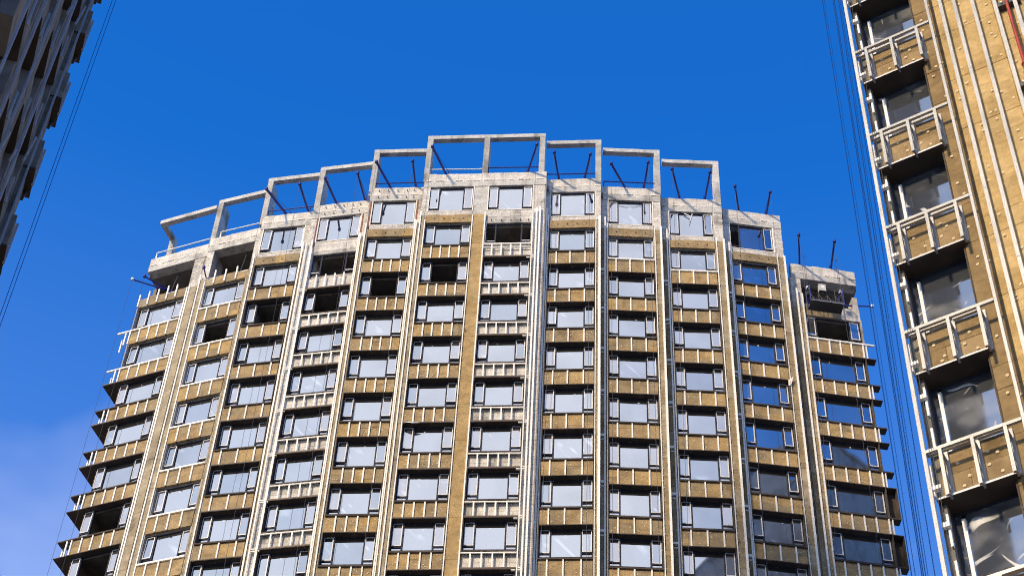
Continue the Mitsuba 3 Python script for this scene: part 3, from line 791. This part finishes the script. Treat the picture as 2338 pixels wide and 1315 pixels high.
# boards right of the windows
nboards = 0
zt = 5.4
row = 0
while zt > -17.5:
    h = .56
    s = 1.335 - (.62 if row % 2 else 0) - .11 * (row % 3)
    while s < 4.6:
        ln = 1.2
        if s < 1.75 < s + ln:
            ln = 1.78 - s
        l, r_ = max(s, 1.335), min(s + ln, 5.0)
        if r_ - l > .05:
            put(WALL, 'board', shape(boxes([(l + .003, r_ - .003, -.469, -.335 + rng.uniform(-.008, .008), zt - h + .003, zt - .003)]), ('m_insulation_shadowed' if (l + r_) / 2 < 1.9 else rng.choice(('m_insulation_gold', 'm_insulation_gold', 'm_insulation_gold2')))), M0)  # strip beside the windows coloured darker as if in soft shadow
            for _ in range(3 if r_ - l > .6 else 1):
                ds = rng.uniform(l + .08, r_ - .08)
                dz_ = zt - h * rng.choice((.25, .5, .78)) + rng.uniform(-.04, .04)
                if zt < 3.5 and ds < 4.2 and nboards < 210:
                    nboards += 1
                    put(WALL, 'fixing_disc', cached('disc_r', lambda: merge([tube((0, 0, 0), (0, -.010, 0), .032, 12), tube((0, -.010, 0), (0, -.016, 0), .012, 8)]), 'm_disc_near'),
                        MT(np.array(M0.matrix) @ np.array(T().translate([ds, .328, dz_]).matrix)))
        s += ln
    zt -= h
    row += 1
put(WALL, 'board', shape(boxes([(5.0, 16, -.469, -.34, ZB, ZT), (1.335, 5.0, -.469, -.34, ZB, zt), (1.335, 5.0, -.469, -.34, 5.41, ZT)]), 'm_insulation_gold'), M0)
# vertical rails
for s, wd in ((1.72, .055), (1.975, .07), (2.26, .07), (2.63, .07), (3.06, .075), (3.46, .08), (3.9, .075), (4.35, .075), (4.8, .075)):
    nf = -.0 if s < 1.8 else -.16
    segs = []
    z_ = ZT - rng.uniform(0, 2)
    while z_ > ZB + 3:
        segs.append((s - wd / 2, s + wd / 2, nf - .07, nf + rng.uniform(-.003, .003), z_ - 3 + .008, z_))
        z_ -= 3
    put(RT, 'facade_rail', shape(boxes(segs), 'm_zinc'), M0)
    k = None
corner = put(RT, 'corner_rail', shape(boxes([(-.035, .03, -.07, .0, ZB, ZT)]), 'm_corner'), M0)

for kf in range(-4, 10):
    M = rM(-3.0 * kf)
    vis = -2 <= kf <= 6
    # spandrel
    SPK = put(RT, 'spandrel', shape(boxes([(.12, 1.33, -.9, -.47, -.93, .12)]), 'm_mortar'), M)
    zc = -.905
    for j, (za, zb_) in enumerate(((-.90, -.36), (-.36, .16))):
        for (l, r_) in ((.125, .62 + .2 * j), (.62 + .2 * j, 1.33)):
            put(SPK, 'board', shape(boxes([(l + .003, r_ - .003, -.469, -.335 + rng.uniform(-.006, .006), za + .003, zb_ - .003)]), rng.choice(('m_insulation_shadowed', 'm_insulation_shadowed', 'm_insulation'))), M)
    for (ds, dz_) in ((.45, -.2), (.62, -.55), (.50, -.72), (.95, -.1), (1.12, -.22), (.98, -.45), (1.15, -.66), (.20, -.78), (1.0, -.8)):
        ds += rng.uniform(-.04, .04)
        dz_ += rng.uniform(-.04, .04)
        put(SPK, 'fixing_disc', cached('disc_r', lambda: None, 'm_disc_near'), MT(np.array(M.matrix) @ np.array(T().translate([ds, .328, dz_]).matrix)))
    # hood plate under the spandrel, window below it
    hd = put(RT, 'window_surround', cached('r_hood', lambda: boxes([(.02, 1.40, -.66, -.20, -.945, -.915), (.06, .13, -.66, -.345, -2.84, -.945), (1.30, 1.33, -.66, -.34, -2.84, -.945), (.12, 1.33, -.75, -.34, -2.875, -2.84)]), 'm_bronze'), M)
    put(hd, 'drip_edge', cached('r_drip', lambda: boxes([(.03, 1.40, -.199, -.19, -.945, -.905)]), 'm_sash'), M)
    wk = put(RT, 'window', cached('r_frame', lambda: boxes([(.13, 1.30, -.70, -.64, -1.0, -.945), (.13, 1.30, -.70, -.64, -2.84, -2.78), (1.25, 1.30, -.698, -.642, -2.78, -1.0), (.13, .17, -.698, -.642, -2.78, -1.0)]), 'm_frame'), M)
    put(wk, 'mullion', cached('r_mull', lambda: boxes([(.26, .325, -.66, -.60, -2.80, -1.12)]), 'm_sash'), M)
    put(wk, 'pane', cached('r_pane', lambda: sheet(.325, 1.25, -.655, -2.78, -1.0), 'm_glass_dim'), M)
    put(wk, 'pane', cached('r_pane2', lambda: sheet(.17, .26, -.655, -2.78, -1.0), 'm_glass_dim'), M)
    # floor slab and back of the room
    put(RT, 'floor_slab', cached('r_slab', lambda: boxes([(.13, 15.5, -8.5, -.92, -.80, -.55), (.13, 3.0, -5.2, -5.0, -3.5, -.8)]), 'm_interior'), M)
    # bracket frame standing in front: outer rail with hangers, inner rail with posts, lattice between
    fr = put(RT, 'bracket_frame', cached('r_outer', lambda: boxes([(0.0, 1.685, -.055, .0, -.035, .035)]), 'm_zinc'), M)
    jit = [rng.uniform(-.02, .02) for _ in range(3)]
    for i, s in enumerate((.27, .83, 1.40)):
        put(fr, 'hanger', shape(boxes([(s - .03, s + .03, -.052, .0, -1.06 + jit[i], -.036)]), 'm_zinc'), M)
        put(fr, 'post', shape(boxes([(s - .015, s + .05, -.33, -.27, -.905, .30 if i == 0 else .14)]), 'm_zinc'), M)
        for q in ((s - .02, s + .025, -.27, -.055, -.08, -.04), (s - .02, s + .02, -.27, -.055, -.96, -.93)):
            put(fr, 'tie', shape(boxes([q]), 'm_zinc'), M)
        put(fr, 'lattice', shape(merge([beam((s, .05, -.35), (s, .27, -.62), .02, .03), beam((s, .05, -.62), (s, .27, -.9), .02, .03)]), 'm_zinc'), M)
    put(fr, 'inner_rail', shape(boxes([(-.03, .78 + rng.uniform(-.03, .03), -.29, -.23, .14, .20), (.86, 1.36, -.29, -.23, .14, .20)]), 'm_zinc'), M)
    # corner bits: stand-off stubs and short rail pieces on the narrow strip at the corner
    put(corner, 'bracket', shape(boxes([(.03, .17, -.14, -.05, -.83, -.75), (.02, .16, -.30, -.22, -1.52, -1.42)]), 'm_rail'), M)
    put(corner, 'rail_piece', shape(boxes([(.01, .05, -.16, -.08, -.95, -.25), (.10, .14, -.35, -.29, -1.9, -1.2), (.10, .14, -.36, -.30, -2.75, -2.2)]), 'm_rail'), M)

# red riser pipe on the right tower
P = thing('red_riser_pipe', 'red vertical pipe with flanged joints clamped to the golden wall at the top right', 'pipe')
put(P, 'pipe', shape(tube((3.30, .12, ZB + 5), (3.30, .12, ZT - 3), .034, 14), 'm_red', 40), M0)
for zc in (1.0 - 2.9 * i for i in range(-2, 5)):
    put(P, 'flange', shape(merge([tube((3.30, .12, zc - .75), (3.30, .12, zc - .72), .062, 14), tube((3.30, .12, zc - 1.02), (3.30, .12, zc - .98), .062, 14), tube((3.30, .12, zc - .98), (3.30, .12, zc - .75), .045, 14)]), 'm_red', 40), M0)
    ck = put(P, 'clamp', shape(boxes([(3.10, 3.55, -.33, -.19, zc - 1.28, zc - 1.14)]), 'm_steel_dark'), M0)
    put(ck, 'bolt', shape(tube((3.19, .19, zc - 1.2), (3.19, .15, zc - 1.2), .025, 8), 'm_sash'), M0)
    put(ck, 'bolt', shape(tube((3.42, .19, zc - 1.2), (3.42, .15, zc - 1.2), .025, 8), 'm_sash'), M0)

# ropes hanging beside the right tower
RP = [(6.83, 6.79, .0095), (6.875, 6.85, .005), (7.08, 6.96, .0095), (7.11, 6.985, .0095), (7.21, 7.02, .0095), (7.245, 7.06, .006), (7.30, 7.175, .0085)]
RL = ['blue hoist rope standing farthest from the boarded tower, first of the bundle in the gap', 'thin faint rope just beside the outermost hoist rope in the gap',
      'blue hoist rope of the close pair mid gap, nearer the curved tower', 'blue hoist rope of the close pair mid gap, nearer the boarded tower',
      'single blue hoist rope just past the close pair towards the boarded tower', 'faint thin rope second closest to the corner rail of the boarded tower', 'blue hoist rope closest to the corner rail of the boarded tower']
for (xa, xb, rad), lab in zip(RP, RL):
    k = thing('hoist_rope', lab, 'rope', 'ropes hanging between the curved tower and the boarded tower')
    za, zb_ = 41.3, 23.5
    sl = (xa - xb) / (za - zb_)
    scene[k] = shape(tube((xb + sl * (10 - zb_), 24.0, 10), (xa + sl * (70 - za), 24.0, 70), rad, 6), 'm_rope_blue')
# ropes in front of the right tower's windows
for s, n in ((.13, .12), (.17, .10)):
    k = thing('window_rope', 'thin grey rope hanging before the boarded tower windows, the one ' + ('nearer to' if s < .15 else 'farther from') + ' the corner rail', 'rope', 'pair of ropes before the boarded tower windows')
    scene[k] = {**shape(tube((s, -n, ZB + 10), (s + .0, -n, ZT - 2), .005, 5), 'm_wire'), 'to_world': M0}

# ================================================================== the tower at the left, in shade
LT = thing('shaded_apartment_tower', 'apartment tower in deep shade, seen steeply along its dark rail-covered facade', 'building')
LA = np.array([-11.95, 29.90])
LS = np.array([-.277, .961])           # along the face, away from the camera; s = 0 at the far corner, negative towards the camera
LZ = 44.2 + 1.6
lM = lambda z: MT(frame_at(LA[0], LA[1], LZ + z, LS))
LM0 = lM(0)
LTOP, LTOP2, LSTEP, LEND = 26.0, 44.3, -3.0, -22.5  # unseen stepped top, shaped to shade the last bays and spare the boarded tower
put(LT, 'wall', shape(boxes([(LSTEP, -.25, -9, -.75, -LZ, LTOP), (LEND, LSTEP, -10.5, -.75, -LZ, LTOP2)]), 'm_mortar'), LM0)
put(LT, 'roof_slab', shape(boxes([(LSTEP, 0, -9.2, -.4, LTOP, LTOP + .4), (LEND, LSTEP, -10.5, -.4, LTOP2, LTOP2 + .4)]), 'm_concrete'), LM0)
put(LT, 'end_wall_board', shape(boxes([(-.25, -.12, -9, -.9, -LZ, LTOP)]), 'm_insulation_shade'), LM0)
for kf in range(-9, 8):
    M = lM(-3.0 * kf)
    near = -4 <= kf <= 4
    for c in range(9 if near else 0):
        a0 = -.9 - 2.35 * c
        wl, wr = a0 - 1.75, a0 - .35                     # window between two board strips
        k = put(LT, 'spandrel', shape(boxes([(a0 - 2.35, a0, -.75, -.46, -.05, 1.05)]), 'm_mortar'), M)
        cut = a0 - 1.175
        for (l, r_) in ((a0 - 2.35, cut), (cut, a0)):
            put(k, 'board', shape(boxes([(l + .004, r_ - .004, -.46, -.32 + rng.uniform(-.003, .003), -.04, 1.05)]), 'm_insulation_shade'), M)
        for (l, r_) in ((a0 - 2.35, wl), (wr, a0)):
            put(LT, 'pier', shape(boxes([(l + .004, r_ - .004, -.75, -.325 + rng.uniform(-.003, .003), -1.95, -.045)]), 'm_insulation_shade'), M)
        put(k, 'hood', shape(boxes([(wl, wr, -.66, -.30, -.085, -.045)]), 'm_bronze'), M)
        put(k, 'bracket', shape(boxes([(cut - .022, cut + .022, -.31, -.26, .05, 1.0)]), 'm_zinc'), M)
        wk = put(LT, 'window', shape(boxes([(wl, wr, -.66, -.6, -1.95, -1.88), (wl, wr, -.66, -.6, -.16, -.09), (wl + .45, wl + .53, -.66, -.6, -1.88, -.16)]), 'm_frame'), M)
        put(wk, 'pane', shape(sheet(wl, wr, -.63, -1.95, -.09), 'm_glass_dim'), M)
        if (c + kf) % 2 == 0:
            put(LT, 'strut', shape(beam((wr, .24, .7), (wr - .45, .28, -.9), .045, .045), 'm_zinc'), M)
    # the box of the corner window at the far end
    k = put(LT, 'corner_box', shape(boxes([(-.88, .0, -.75, -.16, 0, 1.15)]), 'm_mortar'), M)
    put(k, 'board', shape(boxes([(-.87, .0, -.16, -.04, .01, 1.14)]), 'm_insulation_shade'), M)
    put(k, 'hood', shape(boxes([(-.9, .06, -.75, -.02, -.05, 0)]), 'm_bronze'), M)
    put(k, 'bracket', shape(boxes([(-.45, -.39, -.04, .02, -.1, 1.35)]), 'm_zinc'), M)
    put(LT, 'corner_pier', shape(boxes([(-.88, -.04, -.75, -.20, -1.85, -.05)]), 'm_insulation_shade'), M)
    h = put(LT, 'hanging_bracket', shape(beam((-.12, .12, -.05), (-.16, .16, -.42), .06, .06), 'm_steel_dark'), M)
    put(h, 'arm', shape(beam((-.12, .10, -.08), (.0, .34, -.08), .045, .045), 'm_steel_dark'), M)
for i, sR in enumerate((-.98, -3.3, -4.4, -6.8, -8.1, -10.8, -14.4)):
    nn = (-.16, -.24, -.12)[i % 3]
    put(LT, 'facade_rail', shape(boxes([(sR - .025, sR + .025, nn - .05, nn, -LZ, LTOP - .5)]), 'm_zinc_cool'), LM0)
for xa, xb, lab in ((-9.38, -9.35, 'nearer to'), (-9.30, -9.28, 'farther from')):
    k = thing('far_rope', f'thin dark rope hanging in the sky beside the shaded tower, the one {lab} it', 'rope', 'pair of ropes beside the shaded tower')
    sl = (xa - xb) / 10
    scene[k] = shape(tube((xb - sl * 18, 24, 10), (xa + sl * 30, 24, 70), .006, 6), 'm_rope_blue')
